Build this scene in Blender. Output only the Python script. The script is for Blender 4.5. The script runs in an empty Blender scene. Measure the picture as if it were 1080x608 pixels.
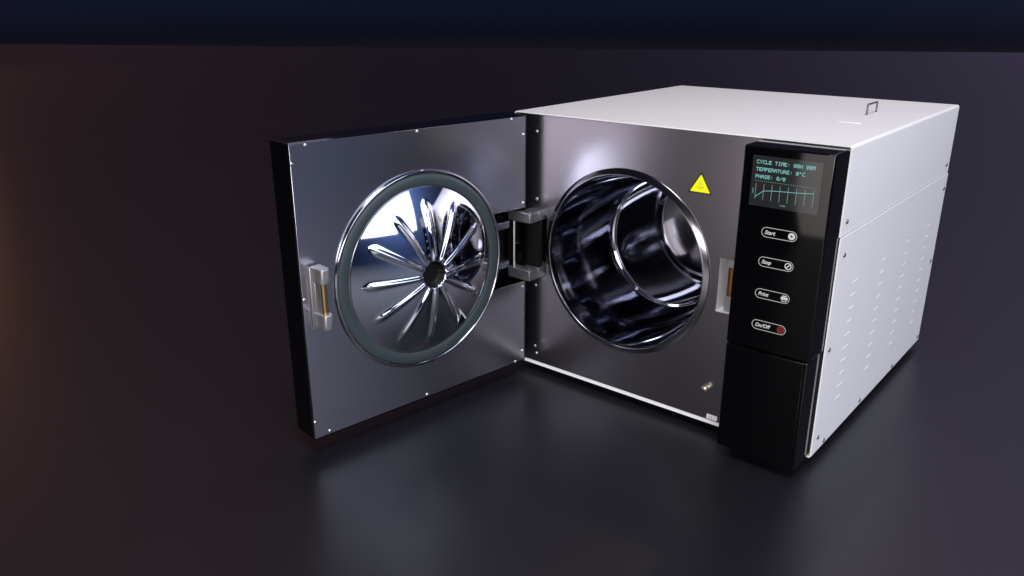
import bpy, bmesh, math, random
from mathutils import Vector, Matrix
S = bpy.context.scene
COL = S.collection
PI = math.pi
random.seed(4)

# ------------------------------------------------------------------ materials
def principled(name, color, rough=.4, metal=0., **kw):
    m = bpy.data.materials.new(name); m.use_nodes = True
    b = m.node_tree.nodes['Principled BSDF']
    b.inputs['Base Color'].default_value = (*color, 1)
    b.inputs['Roughness'].default_value = rough
    b.inputs['Metallic'].default_value = metal
    for k, v in kw.items():
        b.inputs[k.replace('_', ' ')].default_value = v
    return m

def noise_rough(m, scale, lo, hi, stretch=(1, 1, 1), bump=0., detail=4., cvar=0.):
    nt = m.node_tree; b = nt.nodes['Principled BSDF']
    tc = nt.nodes.new('ShaderNodeTexCoord'); mp = nt.nodes.new('ShaderNodeMapping')
    mp.inputs['Scale'].default_value = stretch
    nz = nt.nodes.new('ShaderNodeTexNoise'); nz.inputs['Scale'].default_value = scale; nz.inputs['Detail'].default_value = detail
    mr = nt.nodes.new('ShaderNodeMapRange'); mr.inputs['From Min'].default_value = .3; mr.inputs['From Max'].default_value = .7
    mr.inputs['To Min'].default_value = lo; mr.inputs['To Max'].default_value = hi
    nt.links.new(tc.outputs['Object'], mp.inputs['Vector']); nt.links.new(mp.outputs[0], nz.inputs['Vector'])
    nt.links.new(nz.outputs['Fac'], mr.inputs['Value']); nt.links.new(mr.outputs[0], b.inputs['Roughness'])
    if bump:
        bp = nt.nodes.new('ShaderNodeBump'); bp.inputs['Strength'].default_value = bump; bp.inputs['Distance'].default_value = .001
        nt.links.new(nz.outputs['Fac'], bp.inputs['Height']); nt.links.new(bp.outputs[0], b.inputs['Normal'])
    if cvar:
        base = b.inputs['Base Color'].default_value[:3]
        mc = nt.nodes.new('ShaderNodeMapRange'); mc.inputs['From Min'].default_value = .3; mc.inputs['From Max'].default_value = .7
        mc.inputs['To Min'].default_value = 1 - cvar; mc.inputs['To Max'].default_value = 1 + cvar
        vm = nt.nodes.new('ShaderNodeVectorMath'); vm.operation = 'SCALE'; vm.inputs[0].default_value = base
        nt.links.new(nz.outputs['Fac'], mc.inputs['Value']); nt.links.new(mc.outputs[0], vm.inputs['Scale'])
        nt.links.new(vm.outputs[0], b.inputs['Base Color'])
    return m

def chrome_wave(name, col, rough, scale, dist, stretch=(1, 1, 1)):
    m = principled(name, col, rough, 1.)
    nt = m.node_tree; b = nt.nodes['Principled BSDF']
    tc = nt.nodes.new('ShaderNodeTexCoord'); mp = nt.nodes.new('ShaderNodeMapping'); mp.inputs['Scale'].default_value = stretch
    nz = nt.nodes.new('ShaderNodeTexNoise'); nz.inputs['Scale'].default_value = scale; nz.inputs['Detail'].default_value = 1.
    bp = nt.nodes.new('ShaderNodeBump'); bp.inputs['Strength'].default_value = 1; bp.inputs['Distance'].default_value = dist
    nt.links.new(tc.outputs['Object'], mp.inputs['Vector']); nt.links.new(mp.outputs[0], nz.inputs['Vector'])
    nt.links.new(nz.outputs['Fac'], bp.inputs['Height']); nt.links.new(bp.outputs[0], b.inputs['Normal'])
    return m

M = {}
M['white'] = noise_rough(principled('white_powder_coat', (.80, .80, .82), .3), 900, .27, .33, bump=.06)
M['steel'] = noise_rough(principled('brushed_steel', (.45, .43, .48), .27, 1.), 9, .267, .273, (1, 1, 60), detail=3, cvar=.006)
M['door_steel'] = noise_rough(principled('brushed_door_steel', (.42, .41, .46), .25, 1.), 9, .248, .252, (1, 1, 60), detail=3, cvar=.006)
M['black'] = principled('black_gloss_plastic', (.0012, .0012, .0016), .05, Specular_IOR_Level=.42)
M['black_matte'] = principled('black_matte', (.0015, .0015, .002), .6, Specular_IOR_Level=.25)
M['chrome'] = principled('chrome', (.36, .38, .42), .08, 1.)
M['rim'] = principled('satin_rim', (.20, .195, .215), .16, 1.)
M['dish'] = principled('polished_dish', (.50, .52, .60), .045, 1.)
M['chamber'] = chrome_wave('polished_chamber', (.60, .61, .67), .045, 3., .0045, (1, .35, 1))
M['gasket'] = noise_rough(principled('gasket_rubber', (.030, .042, .047), .45), 60, .38, .5)
M['bracket'] = noise_rough(principled('satin_cast_metal', (.42, .41, .43), .35, .85), 120, .3, .42, bump=.1)
M['hinge'] = noise_rough(principled('dark_cast_metal', (.20, .20, .22), .35, .8), 120, .28, .42, bump=.12)
M['rod'] = principled('bright_rod', (.75, .75, .8), .2, 1.)
M['brass'] = principled('brass', (.40, .29, .13), .28, 1.)
M['copper'] = principled('aged_brass', (.20, .10, .04), .35, .9)
M['screw'] = principled('screw_steel', (.6, .6, .64), .28, 1.)
M['darkscrew'] = principled('dark_screw', (.16, .16, .18), .35, .9)
M['gloss_glass'] = principled('screen_glass', (.018, .019, .020), .07)
M['yellow'] = principled('warning_yellow', (.92, .92, .0), .5)
M['ink'] = principled('black_ink', (.01, .01, .005), .5)
M['yink'] = principled('faded_ink', (.42, .40, .02), .5)
M['label'] = principled('label_white', (.78, .78, .8), .5)
M['labelink'] = principled('label_grey_ink', (.3, .3, .33), .5)
M['print'] = principled('white_print', (.85, .85, .87), .4)
M['red'] = principled('red_print', (.6, .01, .01), .4)
M['liner'] = principled('pale_liner', (.78, .78, .80), .45)
def emis(name, c, s):
    m = principled(name, (.02, .02, .02), .4)
    b = m.node_tree.nodes['Principled BSDF']; b.inputs['Emission Color'].default_value = (*c, 1); b.inputs['Emission Strength'].default_value = s
    return m
M['lcd'] = emis('lcd_cyan', (.25, .74, .70), .62)
M['lcd_dim'] = emis('lcd_cyan_thin', (.27, .62, .58), .42)
M['btn_lit'] = emis('backlit_white', (1, 1, 1), .55)
M['btn_ring'] = emis('backlit_white_ring', (1, 1, 1), .42)
M['btn_red'] = emis('backlit_red', (.8, .02, .01), .45)

# ------------------------------------------------------------------ helpers
def obj(name, bm, mat, parent=None, smooth=None, bevel=0., seg=2, label=None):
    me = bpy.data.meshes.new(name)
    bmesh.ops.remove_doubles(bm, verts=bm.verts, dist=1e-6)
    bmesh.ops.recalc_face_normals(bm, faces=bm.faces)
    bm.to_mesh(me); bm.free()
    o = bpy.data.objects.new(name, me); COL.objects.link(o)
    for m in (mat if isinstance(mat, (list, tuple)) else [mat]): me.materials.append(m)
    if parent: o.parent = parent
    if smooth is not None:
        for p in me.polygons: p.use_smooth = True
        if smooth > 0:
            try: me.set_sharp_from_angle(angle=math.radians(smooth))
            except Exception: pass
    if bevel:
        bv = o.modifiers.new('bevel', 'BEVEL'); bv.width = bevel; bv.segments = seg; bv.limit_method = 'ANGLE'; bv.angle_limit = math.radians(40); bv.harden_normals = False
        if smooth is None:
            for p in me.polygons: p.use_smooth = True
            me.set_sharp_from_angle(angle=math.radians(50))
    if label: o['label'] = label
    return o

def box(bm, x0, x1, y0, y1, z0, z1):
    v = [bm.verts.new(p) for p in ((x0, y0, z0), (x1, y0, z0), (x1, y1, z0), (x0, y1, z0), (x0, y0, z1), (x1, y0, z1), (x1, y1, z1), (x0, y1, z1))]
    for f in ((0, 3, 2, 1), (4, 5, 6, 7), (0, 1, 5, 4), (1, 2, 6, 5), (2, 3, 7, 6), (3, 0, 4, 7)): bm.faces.new([v[i] for i in f])
    return v
def B(*a):
    bm = bmesh.new(); box(bm, *a); return bm

def tube(bm, pts, r, n=14, caps=True):
    pts = [Vector(p) for p in pts]; rings = []
    up = None
    for i, p in enumerate(pts):
        d = (pts[min(i+1, len(pts)-1)] - pts[max(i-1, 0)]).normalized()
        if up is None: up = Vector((0, 0, 1)) if abs(d.z) < .9 else Vector((1, 0, 0))
        a = d.cross(up).normalized(); b = a.cross(d).normalized(); up = b
        rings.append([bm.verts.new(p + (a*math.cos(2*PI*k/n) + b*math.sin(2*PI*k/n))*r) for k in range(n)])
    for q, w in zip(rings, rings[1:]):
        for k in range(n): bm.faces.new((q[k], q[(k+1) % n], w[(k+1) % n], w[k]))
    if caps: bm.faces.new(rings[0]); bm.faces.new(rings[-1])
def T(pts, r, n=14):
    bm = bmesh.new(); tube(bm, pts, r, n); return bm

def lathe(bm, prof, c, n=128, closed=False, thick=False):
    """prof: list of (r, y) around the local y axis through c=(x, z)."""
    rings = []
    for r, y in prof:
        if r < 1e-6: rings.append([bm.verts.new((c[0], y, c[1]))]*n)
        else: rings.append([bm.verts.new((c[0] + r*math.cos(2*PI*k/n), y, c[1] + r*math.sin(2*PI*k/n))) for k in range(n)])
    pairs = list(zip(rings, rings[1:])) + ([(rings[-1], rings[0])] if closed else [])
    for q, w in pairs:
        for k in range(n):
            f = []
            for v in (q[k], q[(k+1) % n], w[(k+1) % n], w[k]):
                if v not in f: f.append(v)
            if len(f) > 2: bm.faces.new(f)
def L(prof, c, n=128, closed=False):
    bm = bmesh.new(); lathe(bm, prof, c, n, closed); return bm

def plate(outer, holes, y0, y1):
    """sheet in the xz plane between y0 and y1 with holes; outer and holes are lists of (x, z)."""
    bm = bmesh.new(); es = []
    for loop in [outer] + holes:
        vs = [bm.verts.new((x, y0, z)) for x, z in loop]
        for i in range(len(vs)): es.append(bm.edges.new((vs[i], vs[(i+1) % len(vs)])))
    bmesh.ops.triangle_fill(bm, edges=es, use_beauty=True, use_dissolve=False)
    fs = list(bm.faces)
    # drop faces that fell inside a hole
    def inside(p, loop):
        c = False; n = len(loop)
        for i in range(n):
            (xa, za), (xb, zb) = loop[i], loop[(i+1) % n]
            if (za > p[1]) != (zb > p[1]) and p[0] < (xb-xa)*(p[1]-za)/(zb-za)+xa: c = not c
        return c
    bad = [f for f in fs if any(inside((f.calc_center_median().x, f.calc_center_median().z), h) for h in holes)]
    bmesh.ops.delete(bm, geom=bad, context='FACES_ONLY')
    r = bmesh.ops.extrude_face_region(bm, geom=list(bm.faces))
    for v in r['geom']:
        if isinstance(v, bmesh.types.BMVert): v.co.y = y1
    return bm
def circ(c, r, n=128): return [(c[0]+r*math.cos(2*PI*k/n), c[1]+r*math.sin(2*PI*k/n)) for k in range(n)]
def rect(x0, x1, z0, z1): return [(x0, z0), (x1, z0), (x1, z1), (x0, z1)]
def rrect(x0, x1, z0, z1, r, n=6):
    o = []
    for cx, cz, a in ((x1-r, z0+r, -PI/2), (x1-r, z1-r, 0), (x0+r, z1-r, PI/2), (x0+r, z0+r, PI)):
        for k in range(n+1): o.append((cx+r*math.cos(a+PI/2*k/n), cz+r*math.sin(a+PI/2*k/n)))
    return o

def screw(parent, p, axis, r, mat, name='screw'):
    """domed screw head with a cross slot; axis = outward direction in parent space"""
    bm = bmesh.new(); a = Vector(axis).normalized()
    u = a.orthogonal().normalized(); v = a.cross(u); p = Vector(p); n = 16
    prev = None
    for k, (rr, hh) in enumerate(((1, -.1), (1, .25), (.82, .5), (.45, .62), (.0, .64))):
        if rr == 0: ring = [bm.verts.new(p + a*hh*r)]
        else: ring = [bm.verts.new(p + a*hh*r + (u*math.cos(2*PI*i/n)+v*math.sin(2*PI*i/n))*rr*r) for i in range(n)]
        if prev:
            for i in range(n):
                if len(ring) == 1: bm.faces.new((prev[i], prev[(i+1) % n], ring[0]))
                else: bm.faces.new((prev[i], prev[(i+1) % n], ring[(i+1) % n], ring[i]))
        prev = ring
    return obj(name, bm, mat, parent, smooth=60)

def text_mesh(name, body, size, origin, mat, parent, bold=0., shear=0., rot=0., depth=.0001, sx=1.):
    cu = bpy.data.curves.new(name, 'FONT'); cu.body = body; cu.size = size; cu.offset = bold; cu.shear = shear; cu.extrude = depth; cu.space_character = 1.05
    cu.resolution_u = 4
    to = bpy.data.objects.new('tmp', cu); COL.objects.link(to)
    dg = bpy.context.evaluated_depsgraph_get(); dg.update()
    me = bpy.data.meshes.new_from_object(to.evaluated_get(dg)); me.name = name
    COL.objects.unlink(to); bpy.data.objects.remove(to)
    mtx = Matrix.Translation(origin) @ Matrix.Rotation(PI/2, 4, 'X') @ Matrix.Rotation(rot, 4, 'Z') @ Matrix.Diagonal((sx, 1, 1, 1))
    me.transform(mtx)
    me.materials.clear(); me.materials.append(mat)
    o = bpy.data.objects.new(name, me); COL.objects.link(o); o.parent = parent
    return o

F5 = {  # dot-matrix glyphs of the display
 'A': '01110 10001 11111 10001 10001', 'C': '01111 10000 10000 10000 01111', 'D': '11110 10001 10001 10001 11110',
 'E': '11111 10000 11110 10000 11111', 'H': '10001 10001 11111 10001 10001', 'I': '01110 00100 00100 00100 01110',
 'L': '10000 10000 10000 10000 11111', 'M': '11011 10101 10101 10001 10001', 'P': '11110 10001 11110 10000 10000',
 'R': '11110 10001 11110 10010 10001', 'S': '01111 10000 01110 00001 11110', 'T': '11111 00100 00100 00100 00100',
 'U': '10001 10001 10001 10001 01110', 'Y': '10001 01010 00100 00100 00100', '0': '01110 10011 10101 11001 01110',
 ':': '00000 00100 00000 00100 00000', '/': '00001 00010 00100 01000 10000', '°': '01100 01100 00000 00000 00000', ' ': '00000 00000 00000 00000 00000'}
def dots(s, x, z, cw, ch, y, vert=False):
    bm = bmesh.new(); px = cw*.88/5; pz = ch/5
    for i, c in enumerate(s):
        for r, row in enumerate(F5[c].split()):
            for k, b in enumerate(row):
                if b == '1':
                    if not vert: x0 = x+i*cw+k*px; z1 = z-r*pz; box(bm, x0-px*.04, x0+px*1.04, y-.0001, y, z1-pz*1.02, z1)
                    else: z0 = z+i*cw+k*px; x0 = x+r*pz; box(bm, x0, x0+pz, y-.0001, y, z0, z0+px)
    return bm

# ------------------------------------------------------------------ dimensions (metres, fitted to the photograph)
W, D, H = .5, .5095, .405
GZ = .015                    # clearance under the case
root = bpy.data.objects.new('benchtop_autoclave', None); COL.objects.link(root)
root.location = (0, 0, GZ); root.empty_display_size = .1
root['label'] = 'white benchtop steam autoclave with its round steel door swung open and black control panel'
root['category'] = 'autoclave'

# ---- white case
def u_cover():
    bm = bmesh.new(); t = .0018; r = .004; z0 = .2965
    prof = [(W, z0)]
    for k in range(7): a = PI/2*k/6; prof.append((W-r+r*math.cos(a), H-r+r*math.sin(a)))
    for k in range(7): a = PI/2+PI/2*k/6; prof.append((r+r*math.cos(a), H-r+r*math.sin(a)))
    prof.append((0, z0)); prof.append((t, z0))
    for k in range(7): a = PI-PI/2*k/6; prof.append((r+(r-t)*math.cos(a), H-r+(r-t)*math.sin(a)))
    for k in range(7): a = PI/2-PI/2*k/6; prof.append((W-r+(r-t)*math.cos(a), H-r+(r-t)*math.sin(a)))
    prof.append((W-t, z0))
    q = [[bm.verts.new((x, y, z)) for x, z in prof] for y in (0, D)]
    n = len(prof)
    for k in range(n): bm.faces.new((q[0][k], q[0][(k+1) % n], q[1][(k+1) % n], q[1][k]))
    for s in q:
        f = bm.faces.new(s); bmesh.ops.triangulate(bm, faces=[f])
    return bm
cover = obj('top_cover', u_cover(), M['white'], root, smooth=35)
# raised lid handle wire and the embossed slot beside it
hb = bmesh.new(); hx = .4255; pts = [(hx, .2867, H-.001), (hx, .2867, H+.0125)]
for k in range(1, 6): a = PI/2*k/5; pts.append((hx, .2867+.0025-.0025*math.cos(a), H+.0125+.0025*math.sin(a)))
for k in range(0, 6): a = PI/2*k/5; pts.append((hx, .3307-.0025+.0025*math.sin(a), H+.0125+.0025*math.cos(a)))
pts.append((hx, .3307, H-.001)); tube(hb, pts, .0014, 10)
obj('wire_handle', hb, M['darkscrew'], cover, smooth=60)
obj('embossed_slot', B(.416, .447, .191, .197, H-.001, H+.0004), M['white'], cover, bevel=.0005)
back = obj('back_panel', B(.002, W-.002, D-.004, D-.002, .002, H-.0025), M['white'], root)

def side_sheet(x_out, sgn, louvres=True):
    bm = bmesh.new(); t = .0018
    x_in = x_out - sgn*t
    box(bm, min(x_in, x_out), max(x_in, x_out), .0002, D-.0012, 0, .2955)
    if louvres:
        for j, yc in enumerate((.079, .200, .317, .433)):
            for i in range(10):
                zc = .2228 - .01845*i
                w, hgt, dep = .0105, .0022, .0005
                # scooped louvre: a rounded hood that leans out and opens downward
                n = 10; top = []; bot = []; mid = []
                for k in range(n+1):
                    s = -1 + 2*k/n; e = math.sqrt(max(0, 1-s**4))
                    yy = yc + s*w
                    top.append(bm.verts.new((x_out-sgn*.0002, yy, zc+hgt*.5*e)))
                    mid.append(bm.verts.new((x_out+sgn*dep*e, yy, zc-hgt*.25*e)))
                    bot.append(bm.verts.new((x_out-sgn*.0002, yy, zc-hgt*.5*e)))
                for k in range(n):
                    for a, b in ((top, mid), (mid, bot)):
                        try: bm.faces.new((a[k], a[k+1], b[k+1], b[k]))
                        except ValueError: pass
    return bm
sp = obj('side_panel', side_sheet(W+.0015, 1), M['white'], root, smooth=25)
sp2 = obj('side_panel', side_sheet(-.0008, -1), M['white'], root, smooth=25)
for y, z in ((.0158, .3133), (.490, .3117)): screw(cover, (W, y, z), (1, 0, 0), .0030, M['darkscrew'])
for y, z in ((.0194, .2711), (.0127, .1481), (.017, .0219), (.0432, .006), (.1893, .0075), (.348, .0060), (.4945, .0097), (.4913, .1492), (.4934, .2722)):
    screw(sp, (W+.0015, y, z), (1, 0, 0), .0030, M['darkscrew'])
base = bmesh.new(); box(base, .0, W, .0, D-.001, -.0018, .0); box(base, .002, .3915, .0005, .0022, .0, .0035)
obj('base_pan', base, M['white'], root)
for x in (.05, .45):
    for y in (.06, .45):
        bm = bmesh.new(); n = 20
        q = [[bm.verts.new((x+r*math.cos(2*PI*k/n), y+r*math.sin(2*PI*k/n), z)) for k in range(n)] for r, z in ((.013, -.0018), (.013, -.006), (.010, -GZ+.0003))]
        for a, b in zip(q, q[1:]):
            for k in range(n): bm.faces.new((a[k], a[(k+1) % n], b[(k+1) % n], b[k]))
        bm.faces.new(q[0]); bm.faces.new(q[-1]); obj('rubber_foot', bm, M['black_matte'], root, smooth=40)

# ---- front plate
CC = (.2020, .2045)
fp = obj('front_plate', plate(rect(.0022, .4978, .0040, .4025), [circ(CC, .1295), rect(.3505, .388, .1665, .2420), rect(.036, .064, .160, .252)], .0006, .0022),
         M['steel'], root)
for x, z in ((.0425, .3776), (.0438, .2753), (.0430, .135), (.0430, .030), (.046, .018)): screw(fp, (x, .0006, z), (0, -1, 0), .0025, M['screw'])
# hidden black backing of the hinge opening
hp = bmesh.new(); box(hp, .034, .0662, .004, .030, .158, .254)
bmesh.ops.delete(hp, geom=[f for f in hp.faces if f.calc_center_median().y < .005], context='FACES_ONLY')
obj('hinge_recess', hp, M['black_matte'], fp)
# latch pocket
lp = bmesh.new(); box(lp, .3503, .3885, .0023, .034, .1663, .2422)
bmesh.ops.delete(lp, geom=[f for f in lp.faces if f.calc_center_median().y < .003], context='FACES_ONLY')
pocket = obj('latch_pocket', lp, M['liner'], fp)
obj('striker_pin', T([(.3630, .016, .184), (.3630, .016, .232)], .0052, 20), M['copper'], pocket, smooth=40)
for z0, z1 in ((.228, .2415), (.1668, .188)): obj('striker_block', B(.358, .388, .009, .033, z0, z1), M['bracket'], pocket, bevel=.001)
# warning triangle
def tri(s, y0, y1):
    A = [Vector((.3151, .3512)), Vector((.2980, .3237)), Vector((.3318, .3237))]; c = sum(A, Vector((0, 0)))/3
    P = [c + (a-c)*s for a in A]
    out = []
    for i in range(3):
        p = P[i]; a = (P[i-1]-p).normalized(); b = (P[(i+1) % 3]-p).normalized(); r = .0014
        for k in range(5): t_ = k/4; out.append(p + a*r*(1-t_)**2 + b*r*t_**2)
    bm = bmesh.new(); lo = [bm.verts.new((p.x, y0, p.y)) for p in out]; hi = [bm.verts.new((p.x, y1, p.y)) for p in out]; n = len(out)
    bm.faces.new(lo); bm.faces.new(hi)
    for k in range(n): bm.faces.new((lo[k], lo[(k+1) % n], hi[(k+1) % n], hi[k]))
    return bm
ws = obj('warning_sticker', tri(1.06, -.0001, .0006), M['ink'], root, label='yellow triangular hot surface warning sticker')
obj('yellow_field', tri(.86, -.0003, -.0001), M['yellow'], ws)
wv = bmesh.new()
for i in (-1, 0, 1):
    pts = [(.3150+i*.0028+.0006*math.sin(k*.9), -.0003, .3330+.0008*k) for k in range(11 if i == 0 else 8)]; tube(wv, pts, .00028, 6)
tube(wv, [(.3098, -.0003, .3316), (.3204, -.0003, .3316)], .0004, 6); tube(wv, [(.3112, -.0003, .3296), (.3190, -.0003, .3296)], .0003, 6)
obj('hot_surface_symbol', wv, M['yink'], ws)
# little label and drain knob
tg = plate(rrect(.3520, .3680, .0052, .0122, .0012), [], -.0002, .0006)
tag = obj('small_label', tg, M['label'], root)
text_mesh('label_lettering', 'CE', .0052, (.3545, -.00025, .0068), M['labelink'], tag, bold=.00005)
kb = L([(.0052, .0006), (.0052, -.001), (.0030, -.0016), (.0026, -.0030), (.0046, -.0038), (.0052, -.0058), (.0044, -.0080), (.0022, -.0090), (0, -.0092)], (.3478, .0518), 24)
obj('drain_knob', kb, principled('pale_brass', (.50, .48, .38), .25, 1.), root, smooth=40)

# ---- chamber and its rim
prof = [(.1372, .0006), (.1371, -.0008), (.1365, -.0013), (.1300, -.0050), (.1290, -.0054), (.1284, -.0051), (.1280, -.0042), (.1278, -.002), (.1276, .006)]
obj('chamber_rim', L(prof, CC, 160), M['rim'], root, smooth=50)
prof = [(.1276, .006), (.1268, .012)]
for k in range(1, 14): t_ = k/13; prof.append((.1268-.0238*t_**1.15, .012+.118*t_))
prof += [(.1022, .1315), (.1004, .1322), (.0992, .1332), (.0988, .1348), (.0992, .1362), (.1000, .1372), (.0998, .140)]
prof += [(.0998, .275)]
back_prof = [(.0998, .275)]
for k in range(1, 9): a = PI/2*k/8; back_prof.append((.0918+.008*math.cos(a), .275+.008*math.sin(a)))
for k in range(1, 13): back_prof.append((.0918*(1-k/12), .283+.012*math.sin(PI/2*k/12)))
obj('chamber_back', L(back_prof, CC, 128), principled('darkened_back_steel', (.13, .13, .15), .08, 1.), root, smooth=50)  # shade put into the colour: steel darkened to mute the cap's bright reflections
chb = obj('chamber', L(prof, CC, 160), M['chamber'], root, smooth=50)

# ---- control panel
X0, X1, PF = .3912, .4990, -.0485
cp = bmesh.new(); box(cp, X0, X1, PF+.001, -.0006, .1500, .4020)
cpan = obj('control_panel', cp, M['black'], root, bevel=.0022, seg=4)
prt = bmesh.new(); box(prt, X0, X1-.0016, PF+.0022, -.0006, -.0010, .1488)
low = obj('printer_housing', prt, M['black'], root, bevel=.0020, seg=4)
pd = B(X0+.0016, X1-.0056, PF, PF+.0016, .0012, .1478)
obj('printer_door', pd, M['black'], low, bevel=.0007)
pr_ = B(X0+.001, X1-.001, PF-.0002, PF+.0018, .1510, .4005); pr_f = obj('front_glass', pr_, M['black'], cpan, bevel=.0009, seg=3)
YS = PF-.0002
scr = obj('display_screen', B(.4040, .4865, YS-.0005, YS, .3315, .3913), M['gloss_glass'], cpan)
yt = YS-.00052
for s, z in (('CYCLE TIME: 00H 00M', .3862), ('TEMPERATURE: 0°C', .3776), ('PHASE: 0/0', .3690)):
    obj('display_text', dots(s, .4090, z, .00366, .0043, yt), M['lcd'], scr)
db = bmesh.new()
for k in range(27): x = .4093+k*.00266; box(db, x, x+.0010, yt-.0001, yt, .3612, .3620)
obj('dotted_line', db, M['lcd_dim'], scr)
tk = bmesh.new(); xs = [.4107+k*.0098 for k in range(8)]
for x in xs: box(tk, x-.00030, x+.00030, yt-.0001, yt, .3397, .3585)
obj('graph_ticks', tk, M['lcd_dim'], scr)
fr = (.87, .44, .37, .33, .30, .27, .22, .18); zz = [.3585-.0188*f for f in fr]
gc = bmesh.new(); yg = yt-.0001
for i in range(7):
    a, b = (xs[i], zz[i]), (xs[i+1], zz[i+1]); dx, dz = b[0]-a[0], b[1]-a[1]; l = math.hypot(dx, dz); nx, nz = -dz/l*.00032, dx/l*.00032
    v = [(a[0]+nx, a[1]+nz), (b[0]+nx, b[1]+nz), (b[0]-nx, b[1]-nz), (a[0]-nx, a[1]-nz)]
    lo = [gc.verts.new((p[0], yg-.0001, p[1])) for p in v]; hi = [gc.verts.new((p[0], yg+.00005, p[1])) for p in v]
    gc.faces.new(lo); gc.faces.new(hi)
    for k in range(4): gc.faces.new((lo[k], lo[(k+1) % 4], hi[(k+1) % 4], hi[k]))
obj('graph_curve', gc, M['lcd'], scr)
obj('axis_name', dots('TEMP', .4068, .3453, .0019, .0016, yt, True), M['lcd_dim'], scr)
obj('axis_name', dots('TIME', .4412, .3365, .0019, .0016, yt), M['lcd_dim'], scr)

def ring_bm(outer, inner, y0, y1): return plate(outer, [inner], y0, y1)
def pill(z, word, kind):
    x0, x1, hh = .4232, .4664, .0062; yb = YS
    bm = ring_bm(rrect(x0, x1, z-hh, z+hh, hh-.00001, 12), rrect(x0+.0007, x1-.0007, z-hh+.0007, z+hh-.0007, hh-.0007-.00001, 12), yb-.00025, yb)
    b = obj('touch_button', bm, M['btn_ring'], cpan, label={'Start': 'top touch button reading Start', 'Stop': 'second touch button reading Stop', 'Print': 'third touch button reading Print', 'On/Off': 'bottom touch button reading On/Off with a red power symbol'}[word])
    text_mesh('button_lettering', word, .0066, (x0+.0040, yb-.0003, z-.0022), M['btn_lit'], b, bold=.00016, shear=.28, sx=.92)
    c = (.4600, z); ic = bmesh.new(); y0, y1 = yb-.0003, yb; mat = M['btn_lit']
    def add(b2):
        me = bpy.data.meshes.new('t'); b2.to_mesh(me); ic.from_mesh(me); bpy.data.meshes.remove(me); b2.free()
    if kind == 'play': add(plate(circ(c, .0042, 32), [[(c[0]-.0012, z-.0018), (c[0]+.0019, z), (c[0]-.0012, z+.0018)]], y0, y1))
    if kind == 'stop':
        add(plate(circ(c, .0042, 32), [circ(c, .0031, 32)], y0, y1))
        add(plate([(c[0]-.0026, z-.0017), (c[0]-.0018, z-.0026), (c[0]+.0026, z+.0017), (c[0]+.0018, z+.0026)], [], y0-.00005, y1))
    if kind == 'print':
        add(plate(rrect(c[0]-.0042, c[0]+.0042, z-.0016, z+.0018, .0008), [], y0, y1))
        add(plate(rect(c[0]-.0026, c[0]+.0026, z+.0023, z+.0037), [], y0, y1))
        add(plate(rect(c[0]-.0028, c[0]+.0028, z-.0040, z-.0008), [rect(c[0]-.0020, c[0]+.0020, z-.0033, z-.0014)], y0-.00005, y1))
    if kind == 'power':
        mat = M['btn_red']; ro, ri = .0043, .0036
        add(plate(circ(c, ro, 32), [circ(c, ri, 32)], y0, y1))
        arc = [(c[0]+.0024*math.cos(a), z+.0024*math.sin(a)) for a in [PI*.72+PI*1.56*k/16 for k in range(17)]] + [(c[0]+.0016*math.cos(a), z+.0016*math.sin(a)) for a in [PI*2.28-PI*1.56*k/16 for k in range(17)]]
        add(plate(arc, [], y0, y1)); add(plate(rect(c[0]-.0004, c[0]+.0004, z+.0002, z+.0028), [], y0-.00005, y1))
    obj('button_icon', ic, mat, b)
pill(.3015, 'Start', 'play'); pill(.2648, 'Stop', 'stop'); pill(.2243, 'Print', 'print'); pill(.1835, 'On/Off', 'power')

# ---- hinge between case and door
for z0, z1 in ((.2445, .2605), (.1530, .1705)):
    hk = obj('hinge_block', B(.0150, .0590, -.0350, -.0130, z0, z1), M['hinge'], root, bevel=.0022, seg=4)
    obj('hinge_block_mount', B(.0330, .0584, -.0122, .0200, z0+.0003, z1-.0003), M['hinge'], hk, bevel=.0010)
    obj('pivot_cap', T([(.0500, -.0240, z1-.001), (.0500, -.0240, z1+.0006)], .0034, 16), M['hinge'], hk, smooth=40)
obj('hinge_rod', T([(.0250, -.0315, .1690), (.0250, -.0315, .2450)], .0028, 20), M['rod'], root, smooth=40)
obj('hinge_backing', B(.030, .0590, -.0120, -.0040, .1710, .2440), M['black_matte'], root)

# ---- door
A_ = 1.4301
door_t = .0462; DW = .3825; DZ0, DZ1 = .0114, .4034
# local frame of the door: x = from the hinge outwards, y = inner-face normal, z = up
sh = bmesh.new()
def tray():
    bm = bmesh.new(); f = .0035
    o = rrect(-.0008, DW+.0006, DZ0-.0012, DZ1+.0012, .0035, 5)
    # outer skin with an open front, lips 2.5 mm wide, and the inside back
    n = len(o)
    inner = rrect(.0020, DW-.0012, DZ0+.0006, DZ1-.0006, .0022, 5)
    def ring(pts, y): return [bm.verts.new((x, y, z)) for x, z in pts]
    chamf = rrect(.002, DW-.0022, DZ0+.0016, DZ1-.0016, .0035, 5)
    q = [ring(chamf, -door_t), ring(o, -door_t+.0028), ring(o, -.0010), ring(inner, -.0006), ring(inner, -.034)]
    for a, b in zip(q, q[1:]):
        for k in range(n): bm.faces.new((a[k], a[(k+1) % n], b[(k+1) % n], b[k]))
    bm.faces.new(q[0]); bm.faces.new(q[-1])
    return bm
door = obj('door', tray(), M['black'], root, smooth=30, label='black door swung open with a brushed steel inner face')
door.location = (.039, -.020, 0); door.rotation_euler = (0, 0, A_ + PI)
DC = (.1960, .2078)
outer = [(.0022, DZ0+.0008), (DW-.0014, DZ0+.0008), (DW-.0014, DZ1-.0008), (.0022, DZ1-.0008), (.0022, .2650), (.070, .2650), (.070, .1472), (.0022, .1472)]
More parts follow.
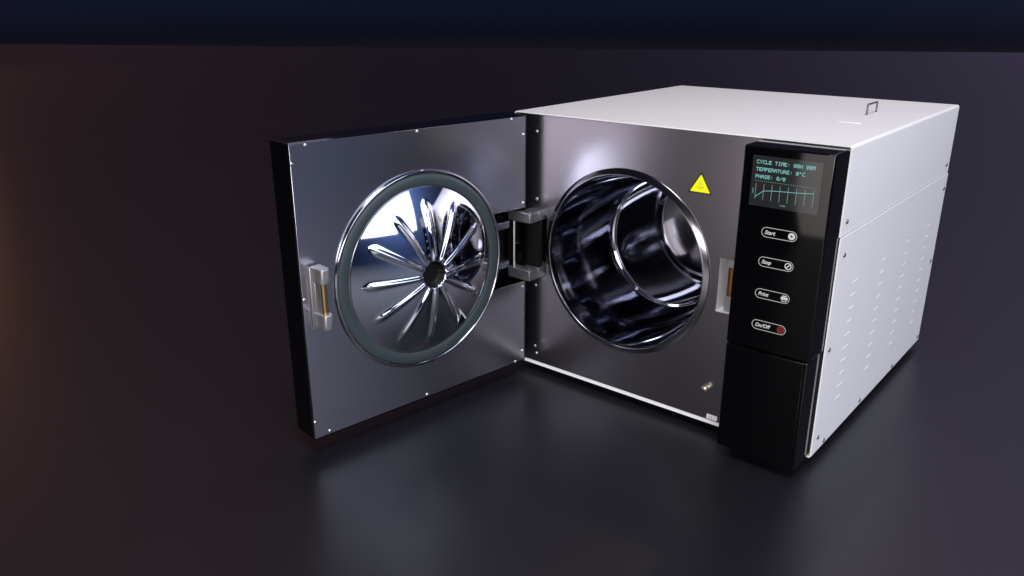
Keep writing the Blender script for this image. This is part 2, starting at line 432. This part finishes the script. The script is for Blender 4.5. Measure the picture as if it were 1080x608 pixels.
ip = obj('inner_plate', plate(outer, [], 0, -.0016), M['door_steel'], door, bevel=.0004)
for u, z in ((.3593, .3998), (.3793, .3796), (.1967, .3996), (.0292, .4000), (.0062, .3759), (.3790, .2088), (.3790, .0367), (.3589, .0165), (.1972, .0155), (.0216, .0145), (.0066, .0291), (.0062, .2732), (.0060, .1391)):
    screw(door, (u, 0, z), (0, 1, 0), .0025, M['screw'])
# arms from the closing plate to the hinge rod
for z0, z1 in ((.2384, .2490), (.1768, .1874)):
    bm = B(.0335, .085, -.012, -.0005, z0, z1); obj('hinge_arm', bm, M['rod'], door, bevel=.0006)
# chrome bead + gasket + pressed dish
obj('chrome_bead', L([(.1412, -.0012), (.1413, .0022), (.1404, .0042), (.1388, .0052), (.1370, .0048), (.1362, .0036), (.1360, -.0012)], DC, 160), M['chrome'], door, smooth=60)
obj('gasket', L([(.1356, -.0012), (.1356, .0030), (.1346, .0038), (.1215, .0038), (.1200, .0030), (.1196, -.0012)], DC, 160), M['gasket'], door, smooth=40)
def dish():
    bm = bmesh.new(); NA, NR = 576, 140; R = .1176; rows = []
    def sm(a, b, x): t_ = max(0, min(1, (x-a)/(b-a))); return t_*t_*(3-2*t_)
    ribs = {}
    for j in range(NR+1):
        r = R*j/NR; row = []
        for i in range(NA):
            a = 2*PI*i/NA
            h = .0030 + .0255*(1-(r/R)**2.0)
            k = round(a/(PI/6)); da = a - k*PI/6; s = r*math.sin(da)      # distance across the rib
            wid = .0030 + .0042*max(0, min(1, (r-.015)/.085))
            if r > .094: e = (r-.094)/.0100; wid *= math.sqrt(max(1e-4, 1-min(1, e*e)))
            rib = 0.
            if r < .1042: rib = math.exp(-(abs(s)/max(wid, 1e-5)/.62)**2.0)*sm(.0125+.002*math.sin(5*k), .027, r)*(1-sm(.088, .1042, r)*.8)
            h += .0027*rib
            pit = 1-sm(.0125, .0205, r)
            h -= .0105*pit*(1-.75*rib)
            ribs[(j, i)] = rib
            row.append(bm.verts.new((DC[0]+r*math.cos(a), h, DC[1]+r*math.sin(a))) if j else None)
        rows.append(row)
    c = bm.verts.new((DC[0], .0030+.0255-.0105, DC[1]))
    def mat(j, i): return 1 if (R*j/NR < .0180 and ribs[(j, i)] < .42) else 0
    for i in range(NA):
        bm.faces.new((c, rows[1][i], rows[1][(i+1) % NA])).material_index = 1
    for j in range(1, NR):
        for i in range(NA): bm.faces.new((rows[j][i], rows[j+1][i], rows[j+1][(i+1) % NA], rows[j][(i+1) % NA])).material_index = mat(j, i)
    edge = rows[NR]; low_ = [bm.verts.new((v.co.x, -.0012, v.co.z)) for v in edge]
    for i in range(NA): bm.faces.new((edge[i], low_[i], low_[(i+1) % NA], edge[(i+1) % NA]))
    return bm
obj('pressed_dish', dish(), [M['dish'], M['black_matte']], door, smooth=60, label='polished domed plate with twelve radial ribs running into a dark centre')
# latch handle
obj('latch_base', B(.3560, .3705, .0002, .0040, .1672, .2500), M['bracket'], door, bevel=.0008)
def latch_block(z0, z1):
    bm = bmesh.new(); pts = [(.3697, .0042), (.3697, .0270), (.3670, .0305), (.3590, .0305), (.3555, .0270), (.3555, .0042)]
    lo = [bm.verts.new((x, y, z0)) for x, y in pts]; hi = [bm.verts.new((x, y, z1)) for x, y in pts]; n = len(pts)
    bm.faces.new(lo); bm.faces.new(hi)
    for k in range(n): bm.faces.new((lo[k], lo[(k+1) % n], hi[(k+1) % n], hi[k]))
    return bm
for z0, z1 in ((.2325, .2525), (.1720, .1925)): obj('latch_block', latch_block(z0, z1), M['bracket'], door, bevel=.0014, seg=3)
obj('latch_spine', B(.3590, .3692, .0042, .0120, .1926, .2324), M['bracket'], door, bevel=.0006)
obj('latch_rod', T([(.3625, .0215, .1915), (.3625, .0215, .2335)], .0040, 24), M['brass'], door, smooth=40)

# ------------------------------------------------------------------ setting
bm = bmesh.new()
c, sn = math.cos(math.radians(31)), math.sin(math.radians(31))
E0 = Vector((-6.8, 7.2, 0)); ex = Vector((c, sn, 0)); ey = Vector((-sn, c, 0))
q = [E0+ex*-30, E0+ex*40, E0+ex*40-ey*40, E0+ex*-30-ey*40]
bm.faces.new([bm.verts.new(p) for p in q])
fm = noise_rough(principled('dark_studio_floor', (.0052, .0054, .0085), .42), 3, .36, .39, detail=5)
fm.node_tree.nodes['Principled BSDF'].inputs['Specular IOR Level'].default_value = .55
fl = obj('floor', bm, fm); fl['kind'] = 'structure'

# ------------------------------------------------------------------ light
LOBES = [(84, 42, 17, (.62, .52, .84)), (5, 26, 17, (.26, .44, 1.0)), (170, 46, 18, (.30, .13, .09))]
w = bpy.data.worlds.new('World'); S.world = w; w.use_nodes = True
nt = w.node_tree; bg = nt.nodes['Background']
tc = nt.nodes.new('ShaderNodeTexCoord')
def vmath(op, a, b=None, val=None):
    n = nt.nodes.new('ShaderNodeVectorMath'); n.operation = op; nt.links.new(a, n.inputs[0])
    if b is not None: nt.links.new(b, n.inputs[1])
    elif val is not None: n.inputs[1].default_value = val
    return n
def math_(op, a, v, v2=None):
    n = nt.nodes.new('ShaderNodeMath'); n.operation = op; nt.links.new(a, n.inputs[0]); n.inputs[1].default_value = v
    return n.outputs[0]
sx = nt.nodes.new('ShaderNodeSeparateXYZ'); nt.links.new(tc.outputs['Generated'], sx.inputs[0])
mr = nt.nodes.new('ShaderNodeMapRange'); mr.inputs['From Min'].default_value = -.1; mr.inputs['From Max'].default_value = .55
cr = nt.nodes.new('ShaderNodeValToRGB'); nt.links.new(sx.outputs['Z'], mr.inputs['Value']); nt.links.new(mr.outputs[0], cr.inputs['Fac'])
e = cr.color_ramp.elements
e[0].position = .060; e[0].color = (.0098, .0080, .0125, 1)
e[1].position = .148; e[1].color = (.0045, .0068, .019, 1)
x = e.new(.098); x.color = (.0036, .0042, .0090, 1)
x = e.new(.34); x.color = (.0085, .0085, .021, 1)
x = e.new(1.); x.color = (.022, .022, .038, 1)
acc = cr.outputs['Color']
def lobe(az, el, half, col):
    """a soft glow of the dim room: half = half-width in degrees"""
    global acc
    az, el = math.radians(az), math.radians(el)
    v = (math.cos(el)*math.cos(az), math.cos(el)*math.sin(az), math.sin(el))
    d = nt.nodes.new('ShaderNodeVectorMath'); d.operation = 'DOT_PRODUCT'; nt.links.new(tc.outputs['Generated'], d.inputs[0]); d.inputs[1].default_value = v
    p = math_('POWER', math_('MAXIMUM', d.outputs['Value'], 0.), math.log(.5)/math.log(math.cos(math.radians(half))))
    sc = nt.nodes.new('ShaderNodeVectorMath'); sc.operation = 'SCALE'; sc.inputs[0].default_value = col; nt.links.new(p, sc.inputs['Scale'])
    acc = vmath('ADD', acc, sc.outputs[0]).outputs[0]
for l_ in LOBES: lobe(*l_)
nt.links.new(acc, bg.inputs['Color']); bg.inputs['Strength'].default_value = 1.

def area(name, pos, target, sx_, sy_, power, col, shape='RECTANGLE', spread=180):
    l = bpy.data.lights.new(name, 'AREA'); l.shape = shape; l.size = sx_; l.size_y = sy_; l.energy = power; l.color = col; l.spread = math.radians(spread)
    o = bpy.data.objects.new(name, l); COL.objects.link(o); o.location = pos
    o.rotation_euler = (Vector(target)-Vector(pos)).to_track_quat('-Z', 'Y').to_euler()
    return o
ctr = Vector((.25, .2, .3))
area('key_light', ctr + Vector((-.06, .48, .876))*2.6, ctr, .16, .16, 7, (1, .72, .58), 'DISK')
area('top_light', (.95, -.95, 2.7), (.25, .15, .4), .9, .9, 60, (1, .985, .97))
area('window_light', (2.7, -.45, 1.45), (.1, -.1, .25), 2.5, 1.5, 36, (.97, .975, 1))
area('front_light', (1.85, -2.25, .80), (.15, -.05, .30), 1.5, .6, 40, (.99, .98, 1))
area('round_light', (.46, -1.2, .14), (.46, 0, .14), .84, .84, 1.1, (1, .90, .88), 'DISK', 70)
area('warm_fill', (-2.5, -3.0, .60), (.25, 0, .5), 1.9, 1.1, 2.5, (1, .87, .81))
area('amber_light', (-8.4, 1.2, .62), (-3, 1, 0), .8, .8, 12, (1, .42, .16), 'DISK')

# ------------------------------------------------------------------ camera
cam = bpy.data.cameras.new('camera'); co = bpy.data.objects.new('camera', cam); COL.objects.link(co); S.camera = co
cam.sensor_width = 36; cam.lens = 853.27/1080*36; cam.clip_start = .01; cam.clip_end = 500
co.location = (.79136, -.95754, .56017+GZ); co.rotation_euler = (1.23064, 0, .69396)
S.view_settings.view_transform = 'Standard'; S.view_settings.look = 'None'; S.view_settings.exposure = 0; S.view_settings.gamma = 1
S.cycles.max_bounces = 12; S.cycles.glossy_bounces = 12
S.cycles.sample_clamp_indirect = 6
